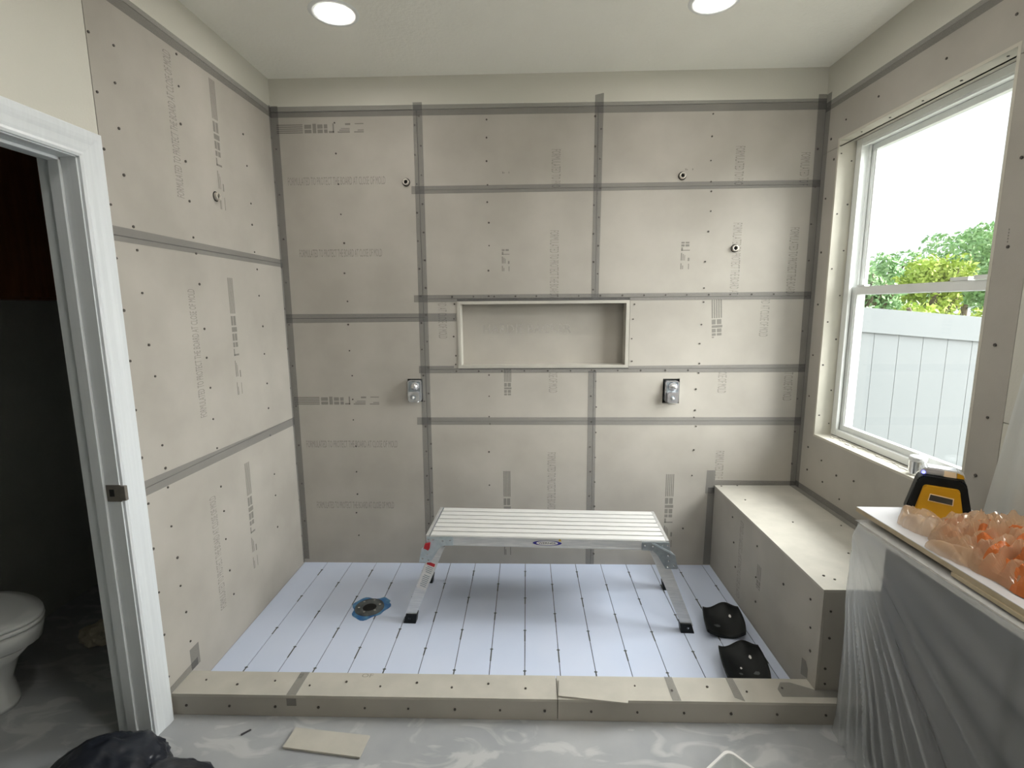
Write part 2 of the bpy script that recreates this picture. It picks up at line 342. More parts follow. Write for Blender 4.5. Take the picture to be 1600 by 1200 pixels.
P = [(-1.171, 2.658), (-1.19, 2.525), (-1.191, 2.366), (-1.194, 2.201), (-1.183, 2.017), (-1.178, 1.93), (-.813, 2.79), (-.822, 2.659), (-.835, 2.501), (-.83, 2.349), (-.832, 2.18), (-.826, 2.023), (-.824, 1.953),
     (-1.174, 1.767), (-1.169, 1.563), (-1.162, 1.435), (-1.164, 1.148), (-1.165, 1.049), (-.819, 1.816), (-.815, 1.611), (-.822, 1.476), (-.816, 1.332), (-.821, 1.18), (-.809, 1.034),
     (-1.164, .965), (-.809, .839), (-1.164, .795), (-.809, .71), (-1.156, .646), (-.811, .566), (-1.153, .516), (-.805, .394), (-1.141, .382), (-.794, .257), (-1.13, .237),
     (-.325, 2.621), (-.319, 2.464), (-.305, 2.271), (-.317, 2.158), (-.308, 2.012), (-.303, 1.919), (-.299, 1.774), (-.292, 1.602), (-.296, 1.445), (-.295, 1.273), (-.304, 1.128), (-.308, .967), (-.301, .727), (-.307, .597), (-.31, .40)]
P += [(-1.278, .18+.19*k) for k in range(14)] + [(-.012, .2+.25*k) for k in range(11)]
screws(wl, FL, P, .0054)
for zc, l in ((2.48, .59), (1.498, .587), (.525, .58)):
    text(wl, FL, LONG, -.882, zc, l, .047, HALF, 'print_faint')
    stamp(wl, FL, -.572, zc+.36-.05*(zc > 2), .60, .045, -HALF)

# ---- right wall with the window
WY0, WY1, WZ0, WZ1 = -.158, -1.172, .933, 2.588
wr = boxes('wall_right', [(W+.0122, W+.2, WY0+.0122, .05, -.1, H), (W+.0122, W+.2, WY1-.0122, WY0+.0122, -.1, WZ0-.0122), (W+.0122, W+.2, WY1-.0122, WY0+.0122, WZ1+.0122, H), (W+.0122, W+.2, YB-.1, WY1-.0122, -.1, H)], 'gap'); struct(wr)
boxes('painted_wall', [(W-.0002, W+.0121, -1.312, -.0005, 2.812, H), (W-.0002, W+.0121, YB, -1.313, 1.277, H), (W+.0005, W+.0121, YB, -1.313, -.1, 1.2735)], 'paint', wr)
board(wr, FR, (-1.311, -.0005, 2.5575, 2.811), hole=(WY1, WY0, 2.5575, WZ1))
bmu = bmesh.new()
for q in (rect(WY0, -.0005, WZ0, 2.555), rect(-1.311, WY1, WZ0, 2.555), rect(-1.311, -.0005, .0005, WZ0)): prism(bmu, FR, q, -.012, 0)
done('backer_board', bmu, 'board', wr)
for q in ([(-1.33, 2.775), (0, 2.785), (0, 2.835), (-1.33, 2.828)], [(-.04, .556), (-.001, .556), (-.001, 2.88), (-.05, 2.88)], [(-1.2, .556), (0, .556), (0, .592), (-1.2, .592)]): tape(wr, FR, q)
screws(wr, FR, [(-.12, 2.50), (-.075, 2.30), (-.075, 2.0), (-.08, 1.7), (-.08, 1.4), (-.075, 1.15), (-.11, .84), (-.25, .80), (-.40, .76), (-.28, .68), (-.55, .78), (-.72, .70), (-.12, .70), (-.45, .64), (-1.24, 1.55), (-1.25, 1.28), (-1.235, 1.05), (-1.245, 2.2), (-1.24, 1.9), (-.45, 2.70), (-.85, 2.69), (-.2, 2.68), (-1.15, 2.70), (-.08, 2.62)], .0058)
stamp(wr, FR, -1.235, 1.94, .05, .05, 0, lo=0, hi=.1)
XF = W+.096     # inner face of the window frame
rv = [('reveal_jamb', (W-.0008, XF+.004, WY0-.0006, WY0+.012, WZ0, WZ1)), ('reveal_jamb', (W-.0008, XF, WY1-.012, WY1+.0006, WZ0, WZ1)), ('reveal_head', (W-.0008, XF, WY1-.012, WY0+.012, WZ1-.0006, WZ1+.012)), ('reveal_sill', (W-.0008, XF, WY1-.012, WY0+.012, WZ0-.012, WZ0+.0006))]
for nm, b in rv: boxes(nm, [b], 'reveal', wr)
screws(wr, lambda a, b, d: (a, WY0-d, b), [(W+.018, z) for z in (2.52, 2.2, 1.9, 1.6, 1.35, 1.05)] + [(W+.075, z) for z in (2.48, 2.25, 2.0, 1.75, 1.5, 1.2, 1.0)], .0045)
screws(wr, lambda a, b, d: (a, b, WZ1-d), [(W+.03, -.3-.2*k) for k in range(5)], .0045)
# plaster crumbs along the sill
bm = bmesh.new()
for k in range(26):
    y = WY0-.02-random.random()*.7; x = W+.05+random.random()*.04; s = random.uniform(.004, .012)
    prism(bm, FT, [(x+s*1.0*math.cos(t)*random.uniform(.6, 1), y+s*2*math.sin(t)) for t in (0, 1.1, 2.2, 3.3, 4.4, 5.4)], WZ0, WZ0+random.uniform(.002, .006))
stuff(done('plaster_crumbs', bm, 'siding', wr))

w1 = struct(empty('window_1', (XF, (WY0+WY1)/2, WZ0)))
def wpart(nm, L, m, par=None, bev=0.0):
    o = boxes(nm, L, m, None, bev); o.parent = par or w1
    if par is None: o.matrix_parent_inverse = Matrix.Translation(-Vector(w1.location))
    return o
y0, y1, z0, z1 = WY0-.003, WY1+.003, WZ0+.006, WZ1-.003
wpart('window_frame', [(XF, XF+.10, y0-.032, y0, z0, z1), (XF, XF+.10, y1, y1+.032, z0, z1), (XF, XF+.10, y1+.0322, y0-.0322, z1-.032, z1), (XF, XF+.10, y1+.0322, y0-.0322, z0, z0+.034), (XF-.003, XF+.012, y0-.045, y0-.0004, z0+.0003, z1-.0003), (XF+.004, XF+.02, y1+.0003, y0-.0003, z1-.042, z1-.0004), (XF+.045, XF+.055, y0-.040, y0-.0005, z0+.0005, z1-.0005)], 'vinyl')
def sash(nm, x0, x1, za, zb, w, top):
    s = wpart(nm, [(x0, x1, y0-.034-w, y0-.034, za, zb), (x0, x1, y1+.034, y1+.034+w, za, zb), (x0, x1, y1+.0342+w, y0-.0342-w, za, za+w), (x0, x1, y1+.0342+w, y0-.0342-w, zb-top, zb), (x0+.006, x1-.006, y0-.034-w-.006, y0-.034-w, za+w, zb-top)], 'vinyl')
    g = boxes('glass_pane', [((x0+x1)/2-.002, (x0+x1)/2+.002, y1+.034+w-.004, y0-.034-w+.004, za+w-.004, zb-top+.004)], 'glass', None); g.parent = s
    return s
sash('upper_sash', XF+.060, XF+.088, 1.752, z1-.034, .026, .030)
sash('lower_sash', XF+.024, XF+.052, z0+.036, 1.796, .030, .042)
wpart('sash_lock', [(XF+.020, XF+.05, -.30, -.24, 1.797, 1.806), (XF+.020, XF+.05, -.95, -.86, 1.797, 1.812), (XF+.016, XF+.026, -1.06, -.98, 1.797, 1.815)], 'vinyl')

# ---- wall behind the camera, closet walls
wf = struct(boxes('wall_front', [(-.11, W+.2, YB-.15, YB, -.1, H)], 'paint'))
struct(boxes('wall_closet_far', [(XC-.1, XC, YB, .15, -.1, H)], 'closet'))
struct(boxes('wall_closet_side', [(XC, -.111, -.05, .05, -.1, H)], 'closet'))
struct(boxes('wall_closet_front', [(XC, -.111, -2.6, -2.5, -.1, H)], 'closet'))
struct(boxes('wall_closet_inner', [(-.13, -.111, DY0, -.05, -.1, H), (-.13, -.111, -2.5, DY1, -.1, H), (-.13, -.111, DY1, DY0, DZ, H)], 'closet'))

# ---- doorway: jambs, stops, casing, strike
d1 = struct(empty('door_1', (0, (DY0+DY1)/2, 0)))
def dpart(nm, L, m, bev=0.0):
    o = boxes(nm, L, m, None, bev); o.parent = d1; o.matrix_parent_inverse = Matrix.Translation(-Vector(d1.location)); return o
JT = .016
dpart('door_jamb', [(-.132, .002, DY0-JT, DY0, 0, DZ)], 'white'); dpart('door_jamb', [(-.132, .002, DY1, DY1+JT, 0, DZ)], 'white'); dpart('head_jamb', [(-.132, .002, DY1, DY0, DZ-JT, DZ)], 'white')
dpart('door_stop', [(-.088, -.050, DY0-JT-.011, DY0-JT, 0, DZ-JT)], 'white', .002); dpart('door_stop', [(-.088, -.050, DY1+JT, DY1+JT+.011, 0, DZ-JT)], 'white', .002); dpart('head_stop', [(-.088, -.050, DY1+JT, DY0-JT, DZ-JT-.011, DZ-JT)], 'white', .002)
# moulded casing: stepped profile (distance from opening, thickness)
PROF = [(.004, 0), (.004, .009), (.012, .013), (.020, .011), (.030, .013), (.050, .015), (.062, .018), (.074, .020), (.092, .020), (.097, .016), (.097, 0)]
bm = bmesh.new(); path = [((DY0-JT+.002), 0, 1, 0), ((DY0-JT+.002), DZ-JT+.0, 1, 1), ((DY1+JT-.002), DZ-JT, -1, 1), ((DY1+JT-.002), 0, -1, 0)]
rows = []
for y, z, sy, sz in path: rows.append([bm.verts.new((.0021+t, y+sy*d, z+sz*d)) for d, t in PROF])
for side, (A, B) in zip(('s', 'h', 's'), zip(rows, rows[1:])):
    for i in range(len(PROF)-1): bm.faces.new((A[i], A[i+1], B[i+1], B[i]))
bm.faces.new(rows[0]); bm.faces.new(rows[-1])
o = done('door_casing', bm, 'white'); o.parent = d1; o.matrix_parent_inverse = Matrix.Translation(-Vector(d1.location))
o = dpart('strike_plate', [(-.048, .008, DY0-JT-.0025, DY0-JT, 1.000, 1.064), (.0, .024, DY0-JT-.004, DY0-JT+.010, 1.004, 1.060)], 'brass', .002)
o = dpart('strike_hole', [(-.036, -.018, DY0-JT-.0032, DY0-JT-.0026, 1.02, 1.047)], 'hole')

# ---- ceiling lights over the shower, plus added fill lights out of view
LAMP = glow('lamp_lens', (1.0, .965, .92), CAN_POWER)
def can(x, y, label, kw=None):
    t = tag(empty('recessed_light', (x, y, H)), label, 'ceiling light', 'recessed ceiling lights')
    bm = bmesh.new(); lathe(bm, [(.083, -.001), (.083, -.006), (.105, -.006), (.112, -.001)], 40, None, False)
    V = bm.verts[:]; done('trim_ring', bm, 'vinyl', t, True)
    bm = bmesh.new(); lathe(bm, [(.083, -.0025), (.05, -.004), (.004, -.0045)], 40, None, True); done('lamp_lens', bm, LAMP, t, True)
    return t
can(.637, -.645, 'round white recessed light in ceiling, left of the two over the shower')
can(2.340, -.665, 'round white recessed light in ceiling, right of the two over the shower')
can(.9, -1.95, 'added round fill light, out of view in the ceiling outside the shower, on the door side')  # invented ceiling light out of view, brightens the floor outside the shower
can(2.3, -1.95, 'added round fill light, out of view in the ceiling outside the shower, on the window side')  # its partner on the window side, likewise added as fill
vl = tag(empty('added_fill_light', (W, -2.75, 2.15)), 'added three-globe fill light, out of view above the covered vanity', 'wall light')  # invented lamp out of view, added to lift the ceiling brightness
boxes('back_plate', [(-.022, -.001, -.30, .30, -.04, .04)], 'chrome', vl, .004)
GLOBE = glow('globe_glass', (1.0, .96, .90), 36.0)
for k in (-.22, 0, .22):
    bm = bmesh.new(); tube(bm, (-.022, k, 0), (-.10, k, .0), .011); done('lamp_arm', bm, 'chrome', vl)
    bm = bmesh.new(); lathe(bm, [(.003, .0), (.035, .012), (.058, .05), (.062, .08), (.052, .12), (.03, .145), (.003, .152)], 20, Matrix.Translation((-.125, k, -.03))); done('globe', bm, GLOBE, vl, True)

# ================================================================== SHOWER
XB, YC1, YC2, HC, HB, YBF = 2.7135, -1.1433, -1.278, .098, .555, -1.207
# foam pan: strips with dark grooves
pan = tag(boxes('shower_pan', [(.0005, XB-.001, YC1+.001, -.0005, -.0015, .0005)], 'pan_gap'), 'blue-white foam shower pan floor scored with dark parallel lines', 'shower pan')
xs = [.0006] + [.159+.1667*k for k in range(16)]; xs[-1] = min(xs[-1], 2.66); xs.append(XB-.0012)
for k, (a, b) in enumerate(zip(xs, xs[1:])):
    q = rect(a+.002, b-.002, YC1+.0012, -.0008); h = .0045
    slab('pan_strip', FT, q, .0006, h, 'pan', pan)
bm = bmesh.new()
for k, a in enumerate(xs[1:-1]):
    for j in range(4):
        y = -.10-.30*j-(.15 if k % 2 else 0)
        if y < YC1+.04: continue
        prism(bm, FT, [(a-.009, y), (a, y+.008), (a+.009, y), (a, y-.008)], .0046, .0052)
        prism(bm, FT, rect(a-.0032, a+.0032, y-random.uniform(.05, .09), y), .0046, .0051)
stuff(done('pencil_marks', bm, 'drain', pan))
ZP = .0054
# curb
cu = tag(boxes('shower_curb', [(.0005, W-.001, YC2+.012, YC1-.001, -.001, HC-.0125)], 'gap'), 'low shower curb faced with cement board along the front of the shower', 'curb')
CT = FT
slab('curb_top_board', FT, rect(.0008, 1.6285, YC2, YC1), HC-.012, HC, 'board_cut', cu); slab('curb_top_board', FT, rect(1.6315, W-.001, YC2, YC1), HC-.012, HC, 'board_cut', cu)
FC = lambda a, b, d: (a, YC2-d, b)
slab('curb_front_board', FC, rect(.0008, 1.6285, 0, HC-.0125), -.0115, 0, 'board', cu); slab('curb_front_board', FC, rect(1.6315, W-.001, 0, HC-.0125), -.0115, 0, 'board', cu)
FCI = lambda a, b, d: (a, YC1+.0005+d, b)
screws(cu, FC, [(.06+.19*k, .045) for k in range(15)], .0055); screws(cu, lambda a, b, d: (a, b, HC+d), [(.1+.155*k, -1.21+.012*(-1)**k) for k in range(17)], .0048)
FCT = lambda a, b, d: (a, b, HC+d)
for q in ([(.493, YC2), (.534, YC2), (.536, YC1), (.497, YC1)], [(2.101, YC2), (2.137, YC2), (2.134, YC1), (2.101, YC1)], [(2.36, YC2+.02), (2.395, YC2), (2.395, YC1), (2.365, YC1)], [(2.56, -1.247), (2.72, -1.247), (2.72, -1.208), (2.63, -1.165), (2.59, -1.165), (2.56, -1.205)], [(2.72, -1.247), (3.1, -1.247), (3.1, -1.208), (2.72, -1.208)]): tape(cu, FCT, q)
for q in (rect(.493, .534, .05, HC-.014), rect(2.95, 2.99, 0, .08)): tape(cu, FC, q)
text(cu, lambda a, b, d: (a, b, HC+d), 'OF', .80, YC1-.015, .05, .022, 0, 'print_faint', name='printed_text'); TXT.pop('OF')
stamp(cu, lambda a, b, d: (a, b, HC+d), .505, -1.15, .11, .018, -HALF, lo=0, hi=.28, m='print_faint')
# bench
be = tag(empty('shower_bench', ((XB+W)/2, -.6, 0)), 'built-in shower bench clad in cement board under the window', 'bench')
def bpart(o): o.parent = be; o.matrix_parent_inverse = Matrix.Translation(-Vector(be.location)); return o
bpart(boxes('bench_frame', [(XB+.013, W-.001, YC1+.002, -.001, 0, HB-.0125), (XB+.013, W-.001, YBF+.013, YC1+.001, HC+.0015, HB-.0125)], 'gap'))
bpart(slab('bench_top_board', FT, rect(XB-.002, W-.0008, YBF-.001, -.0008), HB-.012, HB, 'board_cut'))
FBS = lambda a, b, d: (XB-d, a, b)
bpart(slab('bench_side_board', FBS, [(-.0008, .0005), (YC1+.002, .0005), (YC1+.002, HC+.001), (YBF, HC+.001), (YBF, HB-.0125), (-.0008, HB-.0125)], -.012, 0, 'board'))
FBF = lambda a, b, d: (a, YBF-d, b)
bpart(slab('bench_end_board', FBF, rect(XB+.0125, W-.001, HC+.001, HB-.0125), -.012, 0, 'board'))
bpart(screws(None, FBS, [(-.30, .47), (-.34, .33), (-.38, .20), (-.62, .45), (-.63, .28), (-.65, .15), (-1.12, .46), (-1.14, .34), (-1.15, .24), (-.9, .40)], .0055))
bpart(screws(None, lambda a, b, d: (a, b, HB+d), [(2.75, -.02), (2.80, -.25), (2.92, -.56), (3.15, -.60), (2.77, -1.10), (2.80, -1.13), (3.0, -.9), (2.85, -.01)], .005))
bpart(screws(None, FBF, [(2.745, .46), (2.75, .34), (2.745, .2), (2.75, .13)], .005))
bpart(tape(None, FBS, [(-1.15, HC+.01), (-1.10, .09), (-1.10, .17), (-1.13, .175), (-1.15, .15)])); bpart(tape(None, FT, rect(W-.04, W-.002, YBF, 0)))
be.children[-1].location.z += 0
for v in be.children[-1].data.vertices: v.co.z += HB
bpart(text(None, FBS, LONG, -.43, .29, .50, .045, -HALF, 'print_faint', window=(.04, .50), name='printed_text')); bpart(stamp(None, FBS, -.66, .36, .26, .045, -HALF, lo=0, hi=.5, m='print_faint'))

# ---- drain
dr = tag(empty('shower_drain', (.604, -.515, ZP)), 'round grey drain flange ringed with blue membrane in the shower pan', 'drain')
bm = bmesh.new(); n = 40; pts = []
for i in range(n):
    t = 2*math.pi*i/n; r = .103+.012*math.sin(3*t+.6)+.006*math.sin(7*t)+(.02 if .5 < t < 1.1 else 0); pts.append((r*math.cos(t), r*math.sin(t)))
prism(bm, FT, pts, 0, .0025); done('blue_membrane', bm, 'blue_membrane', dr)
bm = bmesh.new(); lathe(bm, [(.082, .0026), (.080, .009), (.060, .0115), (.042, .0095), (.038, .0035)], 36, None, False); done('drain_flange', bm, 'drain', dr, True)
bm = bmesh.new(); lathe(bm, [(.0385, .0027), (.0385, .0036)], 28); done('drain_hole', bm, 'hole', dr)
for k in range(6):
    t = k*math.pi/3+.3; bm = bmesh.new(); lathe(bm, [(.0065, .010), (.0065, .014), (.003, .015)], 10, Matrix.Translation((.058*math.cos(t), .058*math.sin(t), 0))); done('bolt', bm, 'chrome', dr)

# ---- shower valves in their cut-outs
def valve(x, z, label):
    t = tag(empty('shower_valve', (x, 0, z)), label, 'shower valve', 'rough-in shower valves')
    w2_, h2_ = .0485, .073
    boxes('wall_cavity', [(-w2_, w2_, .0100, .0118, -h2_, h2_)], 'hole', t)
    def rr(w, h, r, n=5):
        P = []
        for cx, cz, a0 in ((w-r, h-r, 0), (-w+r, h-r, 1), (-w+r, -h+r, 2), (w-r, -h+r, 3)):
            for i in range(n+1): a = (a0+i/n)*HALF; P.append((cx+r*math.cos(a), cz+r*math.sin(a)))
        return P
    bm = bmesh.new(); prism(bm, FB, rr(.041, .067, .014), -.010, .012); done('valve_body', bm, 'zinc', t)
    # two-window chrome plate rim
    bm = bmesh.new(); O = rr(.043, .069, .016); I = rr(.036, .062, .012)
    f = [[bm.verts.new(FB(a, b, d)) for a, b in Q] for Q, d in ((O, .010), (O, .020), (I, .020), (I, .010))]
    for A, B in zip(f, f[1:]):
        for i in range(len(A)): bm.faces.new((A[i], A[(i+1) % len(A)], B[(i+1) % len(A)], B[i]))
    done('chrome_rim', bm, 'silver', t)
    bm = bmesh.new(); T = Matrix.Translation((.002, -.012, .031)) @ Matrix.Rotation(HALF, 4, 'X') @ Matrix.Rotation(.25, 4, 'Y')
    lathe(bm, [(.028, 0), (.027, .012), (.020, .032), (.010, .043), (.001, .046)], 20, T); done('upper_cap', bm, 'silver', t, True)
    bm = bmesh.new(); prism(bm, lambda a, b, d: FB(a, b-.034, d), rr(.034, .033, .009), .012, .050); bmesh.ops.bevel(bm, geom=[e for e in bm.edges if all(v.co.y < -.049 for v in e.verts)], offset=.006, segments=2, affect='EDGES')
    done('lower_cap', bm, 'silver', t)
    bm = bmesh.new(); lathe(bm, [(.015, 0), (.015, .002)], 16, Matrix.Translation((-.002, -.050, -.036)) @ Matrix.Rotation(HALF, 4, 'X')); done('spindle_hole', bm, 'bracket', t)
    bm = bmesh.new(); lathe(bm, [(.008, 0), (.008, .008), (.004, .011)], 12, Matrix.Translation((-.002, -.052, -.036)) @ Matrix.Rotation(HALF, 4, 'X')); done('spindle', bm, 'label', t)
valve(.797, 1.179, 'chrome twin-outlet shower valve in dark cut-out, left one, beside the vertical taped seam')
valve(2.411, 1.170, 'chrome twin-outlet shower valve in dark cut-out, right one, nearer the window')
# ---- pipe stubs
def stub(loc, axis, label):
    t = tag(empty('pipe_stub', loc), label, 'pipe stub', 'capped pipe stubs in the shower walls')
    R = Matrix.Rotation(HALF, 4, 'X') if axis == 'y' else Matrix.Rotation(HALF, 4, 'Y')
    bm = bmesh.new(); lathe(bm, [(.024, .0004), (.024, .0012)], 18, R); done('wall_opening', bm, 'hole', t)
    bm = bmesh.new(); lathe(bm, [(.019, .0013), (.019, .014), (.017, .017), (.0115, .017), (.011, .006)], 20, R, False); done('threaded_collar', bm, 'pipe', t, True)
    bm = bmesh.new(); lathe(bm, [(.0118, .004), (.0118, .008)], 14, R); done('pipe_bore', bm, 'hole', t)
stub((.790, 0, 2.441), 'y', 'metal pipe stub sticking out of the back wall, upper left by the taped seam')
stub((2.424, 0, 2.453), 'y', 'metal pipe stub sticking out of the back wall, just above a taped seam')
stub((2.754, 0, 2.036), 'y', 'metal pipe stub in the back wall over faint lettering, nearest the window')
stub((0, -.625, 2.242), 'x', 'metal pipe stub sticking out of the left wall')

# ---- aluminium work platform
wp = tag(empty('work_platform', (1.6135, -.4585, ZP), -math.atan2(.049, 1.258)), 'aluminium folding work platform step standing on the shower pan', 'step platform')
L2, D2, HT = .629, .187, .495
def wpp(nm, L, m, bev=0.0, par=None): return boxes(nm, L, m, par or wp, bev)
npl = 7; pw = 2*D2/npl
for k in range(npl):
    a = -D2+k*pw; wpp('deck_plank', [(-L2+.012, L2-.012, a+.0052, a+pw-.0052, HT-.012, HT)], 'alu_top', .0012)
wpp('deck_gap_shade', [(-L2+.012, L2-.012, -D2+.004, D2-.004, HT-.018, HT-.0125)], 'black')  # black sheet: shade in the plank gaps put into its colour
for s in (-1, 1):
    wpp('side_rail', [(-L2+.012, L2-.012, s*D2-.004, s*D2+.004, HT-.052, HT-.002), (-L2+.012, L2-.012, s*D2-.006, s*D2+.006, HT-.052, HT-.044)], 'alu')
    wpp('end_cap', [(s*L2-.012, s*L2+.004, -D2, D2, HT-.04, HT+.0015)], 'alu', .002)
for sx in (-1, 1):
    for sy in (-1, 1):
        # splayed channel legs: top at the deck corner, foot out and slightly spread
        tx, ty, tz = sx*(L2-.055), sy*(D2-.012), HT-.055
        fx, fy, fz = sx*.742, sy*(D2+.024), .028
        d = Vector((fx-tx, fy-ty, fz-tz)); up = d.normalized(); wv = Vector((0, 1, 0)).cross(up).normalized(); tv = up.cross(wv)
        bm = bmesh.new(); wd2, th = .033, .006
        cs = [(-wd2, sy*-1*tv.y*0+.0), (wd2, 0)]
        prof = [(-wd2, -th), (wd2, -th), (wd2, .022), (wd2-.003, .022), (wd2-.003, -th+.003), (-wd2+.003, -th+.003), (-wd2+.003, .022), (-wd2, .022)]
        sg = -sy*(1 if tv.y > 0 else -1)   # flanges point inwards
        A = [bm.verts.new(Vector((tx, ty, tz))+wv*a+tv*(b*sg)) for a, b in prof]; B = [bm.verts.new(Vector((fx, fy, fz))+wv*a*.86+tv*(b*sg)) for a, b in prof]
        bm.faces.new(A); bm.faces.new(B)
        for i in range(8): bm.faces.new((A[i], A[(i+1) % 8], B[(i+1) % 8], B[i]))
        lg = done('leg', bm, 'alu', wp)
        # shoe
        bm = bmesh.new(); q = [(-.034, .055), (.034, .055), (.034, 0), (-.034, 0)]
        cxx = fx-sx*.002
        for a, b in ((fy-sy*.010-.021, fy-sy*.010+.021),):
            prism(bm, lambda x, z, dd: (x, dd, z), [(cxx-.034, 0), (cxx+.034, 0), (cxx+.030-sx*.012, .052), (cxx-.030-sx*.012, .052)], a, b)
        ft = done('rubber_foot', bm, 'black', wp)
        bm = bmesh.new(); lathe(bm, [(.006, 0), (.006, .004), (.002, .006)], 10, Matrix.Translation((cxx, fy-sy*.010+sy*.021, .028)) @ Matrix.Rotation(-sy*-HALF if sy < 0 else -HALF, 4, 'X')); done('rivet', bm, 'chrome', ft)
        # hinge bracket (cranked plate) on the outside face
        yo = sy*(D2+.0085)
        P4 = [(sx*(L2-.135), HT-.006), (sx*(L2+.004), HT-.006), (sx*(L2+.010), HT-.05), (sx*(L2+.036), HT-.075), (sx*(L2+.052), HT-.150), (sx*(L2-.010), HT-.150), (sx*(L2-.055), HT-.075), (sx*(L2-.078), HT-.052), (sx*(L2-.135), HT-.050)]
        bm = bmesh.new(); prism(bm, lambda x, z, dd: (x, dd, z), P4, yo-.0035, yo+.0035)
        br = done('hinge_bracket', bm, 'zinc' if sx < 0 else 'bracket', wp)
        for (rx, rz) in ((L2-.12, -.022), (L2-.08, -.026), (L2-.03, -.02), (L2-.005, -.02), (L2+.0, -.075), (L2+.004, -.105), (L2+.032, -.130), (L2-.0, -.138)):
            bm = bmesh.new(); lathe(bm, [(.0055, 0), (.005, .003), (.002, .0045)], 8, Matrix.Translation((sx*rx, yo+sy*.0035, HT+rz)) @ Matrix.Rotation(HALF if sy < 0 else -HALF, 4, 'X')); done('rivet', bm, 'chrome', br)
        if sy < 0:
            bm = bmesh.new()
            if sx < 0:
                prism(bm, lambda x, z, dd: (x, dd, z), [(-L2-.014, HT-.040), (-L2+.014, HT-.034), (-L2+.010, HT-.066), (-L2+.002, HT-.078), (-L2-.022, HT-.066)], yo-.012, yo-.0045); done('release_clip', bm, 'red', wp)
            else:
                prism(bm, lambda x, z, dd: (x, dd, z), [(L2-.085, HT-.012), (L2-.070, HT-.010), (L2+.02, HT-.058), (L2+.028, HT-.07), (L2+.012, HT-.064)], yo-.008, yo-.004); done('lock_bar', bm, 'zinc', wp)
        if sx < 0 and sy < 0:   # warning sticker on the front left leg
            c0 = Vector((tx, ty, tz)); sgn = tv if tv.y < 0 else -tv
            def LP(a, t, dd): 
                v = c0+d*t+wv*a*(1-.14*t)+sgn*(th+dd); return (v.x, v.y, v.z)
            for nm, a0, a1, t0, t1, mm, dd in (('warning_sticker', -.027, .027, .235, .60, 'label', .0006), ('red_band', -.023, .023, .245, .285, 'red', .0010)):
                bm = bmesh.new(); bm.faces.new([bm.verts.new(LP(*q, dd)) for q in ((a0, t0), (a1, t0), (a1, t1), (a0, t1))]); st = done(nm, bm, mm, wp)
            bm = bmesh.new()
            for k in range(12):
                t0 = .30+k*.023; e = random.uniform(.0, .012)
                if k == 4: continue
                bm.faces.new([bm.verts.new(LP(*q, .0011)) for q in ((-.021, t0), (.021-e, t0), (.021-e, t0+.010), (-.021, t0+.010))])
            done('sticker_print', bm, 'bracket', wp)
# oval maker's badge on the front rail
bd = empty('badge', (0.005, -D2-.0066, HT-.026)); bd.parent = wp
def oval(rx, rz, dd, m, nm, par, pw_=1.0):
    bm = bmesh.new(); bm.faces.new([bm.verts.new((rx*math.cos(t), -dd, rz*math.copysign(abs(math.sin(t))**pw_, math.sin(t)))) for t in [2*math.pi*i/40 for i in range(40)]]); return done(nm, bm, m, par)
bdo = oval(.079, .0155, 0, 'label', 'badge_border', wp); bdo.location = bd.location; bpy.data.objects.remove(bd)
oval(.076, .0140, .0003, 'blue', 'badge_blue', bdo); oval(.057, .0118, .0006, 'label', 'badge_white', bdo)
text(bdo, lambda a, b, d: (a, -d, b), 'WERNER', 0, 0, .092, .0105, 0, 'ink', .0009, name='badge_lettering')
bm = bmesh.new(); bm.faces.new([bm.verts.new(q) for q in ((.060, -.0005, .012), (.074, -.0005, .012), (.072, -.0005, .020), (.066, -.0005, .024), (.060, -.0005, .020))]); done('badge_gold', bm, 'gold', bdo)

# ---- two black curved shells (knee pads) by the bench
def pad(x, y, rz, label, seed):
    t = tag(empty('knee_pad', (x, y, ZP), rz), label, 'knee pad', 'black knee pads on the shower pan')
    def S(u, v, off):
        a = (u-.5)*2; b = v
        # cupped shell: back rim raised in the middle-right, front rim low, sides curl up
        zx = .012+.050*a*a*(1-.3*b)+.075*b*b*math.exp(-((a-.15)/.75)**2)
        X = .110*a*(1-.16*b*b)*(1-.30*max(0, a)*(1-b)**2) + .010*b; Y = -.095+.19*b-.03*a*a*(1-b)
        return Vector((X, Y, zx+off))
    bm = bmesh.new(); nu, nv = 20, 14
    T_ = grid(bm, lambda u, v: S(u, v, 0), nu, nv); B_ = grid(bm, lambda u, v: S(u, v, -.011 if True else 0)*1.0, nu, nv)
    for i in range(nu-1):
        bm.faces.new((T_[i][0], T_[i+1][0], B_[i+1][0], B_[i][0])); bm.faces.new((T_[i][-1], T_[i+1][-1], B_[i+1][-1], B_[i][-1]))
    for j in range(nv-1):
        bm.faces.new((T_[0][j], T_[0][j+1], B_[0][j+1], B_[0][j])); bm.faces.new((T_[-1][j], T_[-1][j+1], B_[-1][j+1], B_[-1][j]))
    done('pad_shell', bm, 'black', t, True)
    def dab(nm, u, v, ru, rv, m, seed_):
        bm = bmesh.new(); R_ = random.Random(seed_)
        bm.faces.new([bm.verts.new(S(u+ru*math.cos(k*math.pi/5)*R_.uniform(.75, 1.1), v+rv*math.sin(k*math.pi/5)*R_.uniform(.75, 1.1), .0012)) for k in range(10)]); done(nm, bm, m, t)
    dab('white_rivet', .68, .66, .035, .045, 'label', 1)
    if seed: dab('white_rivet', .42, .40, .025, .03, 'label', 2); dab('dust_patch', .72, .26, .07, .055, 'drain', 3); dab('dust_patch', .38, .24, .05, .03, 'drain', 4)
    else: dab('dust_patch', .32, .36, .08, .05, 'drain', 5)
    return t
pad(2.545, -.655, -.10, 'black cupped plastic knee pad lying near the bench, farther from the curb', 0)
pad(2.515, -.975, -.06, 'black cupped plastic knee pad lying right behind the curb', 1)

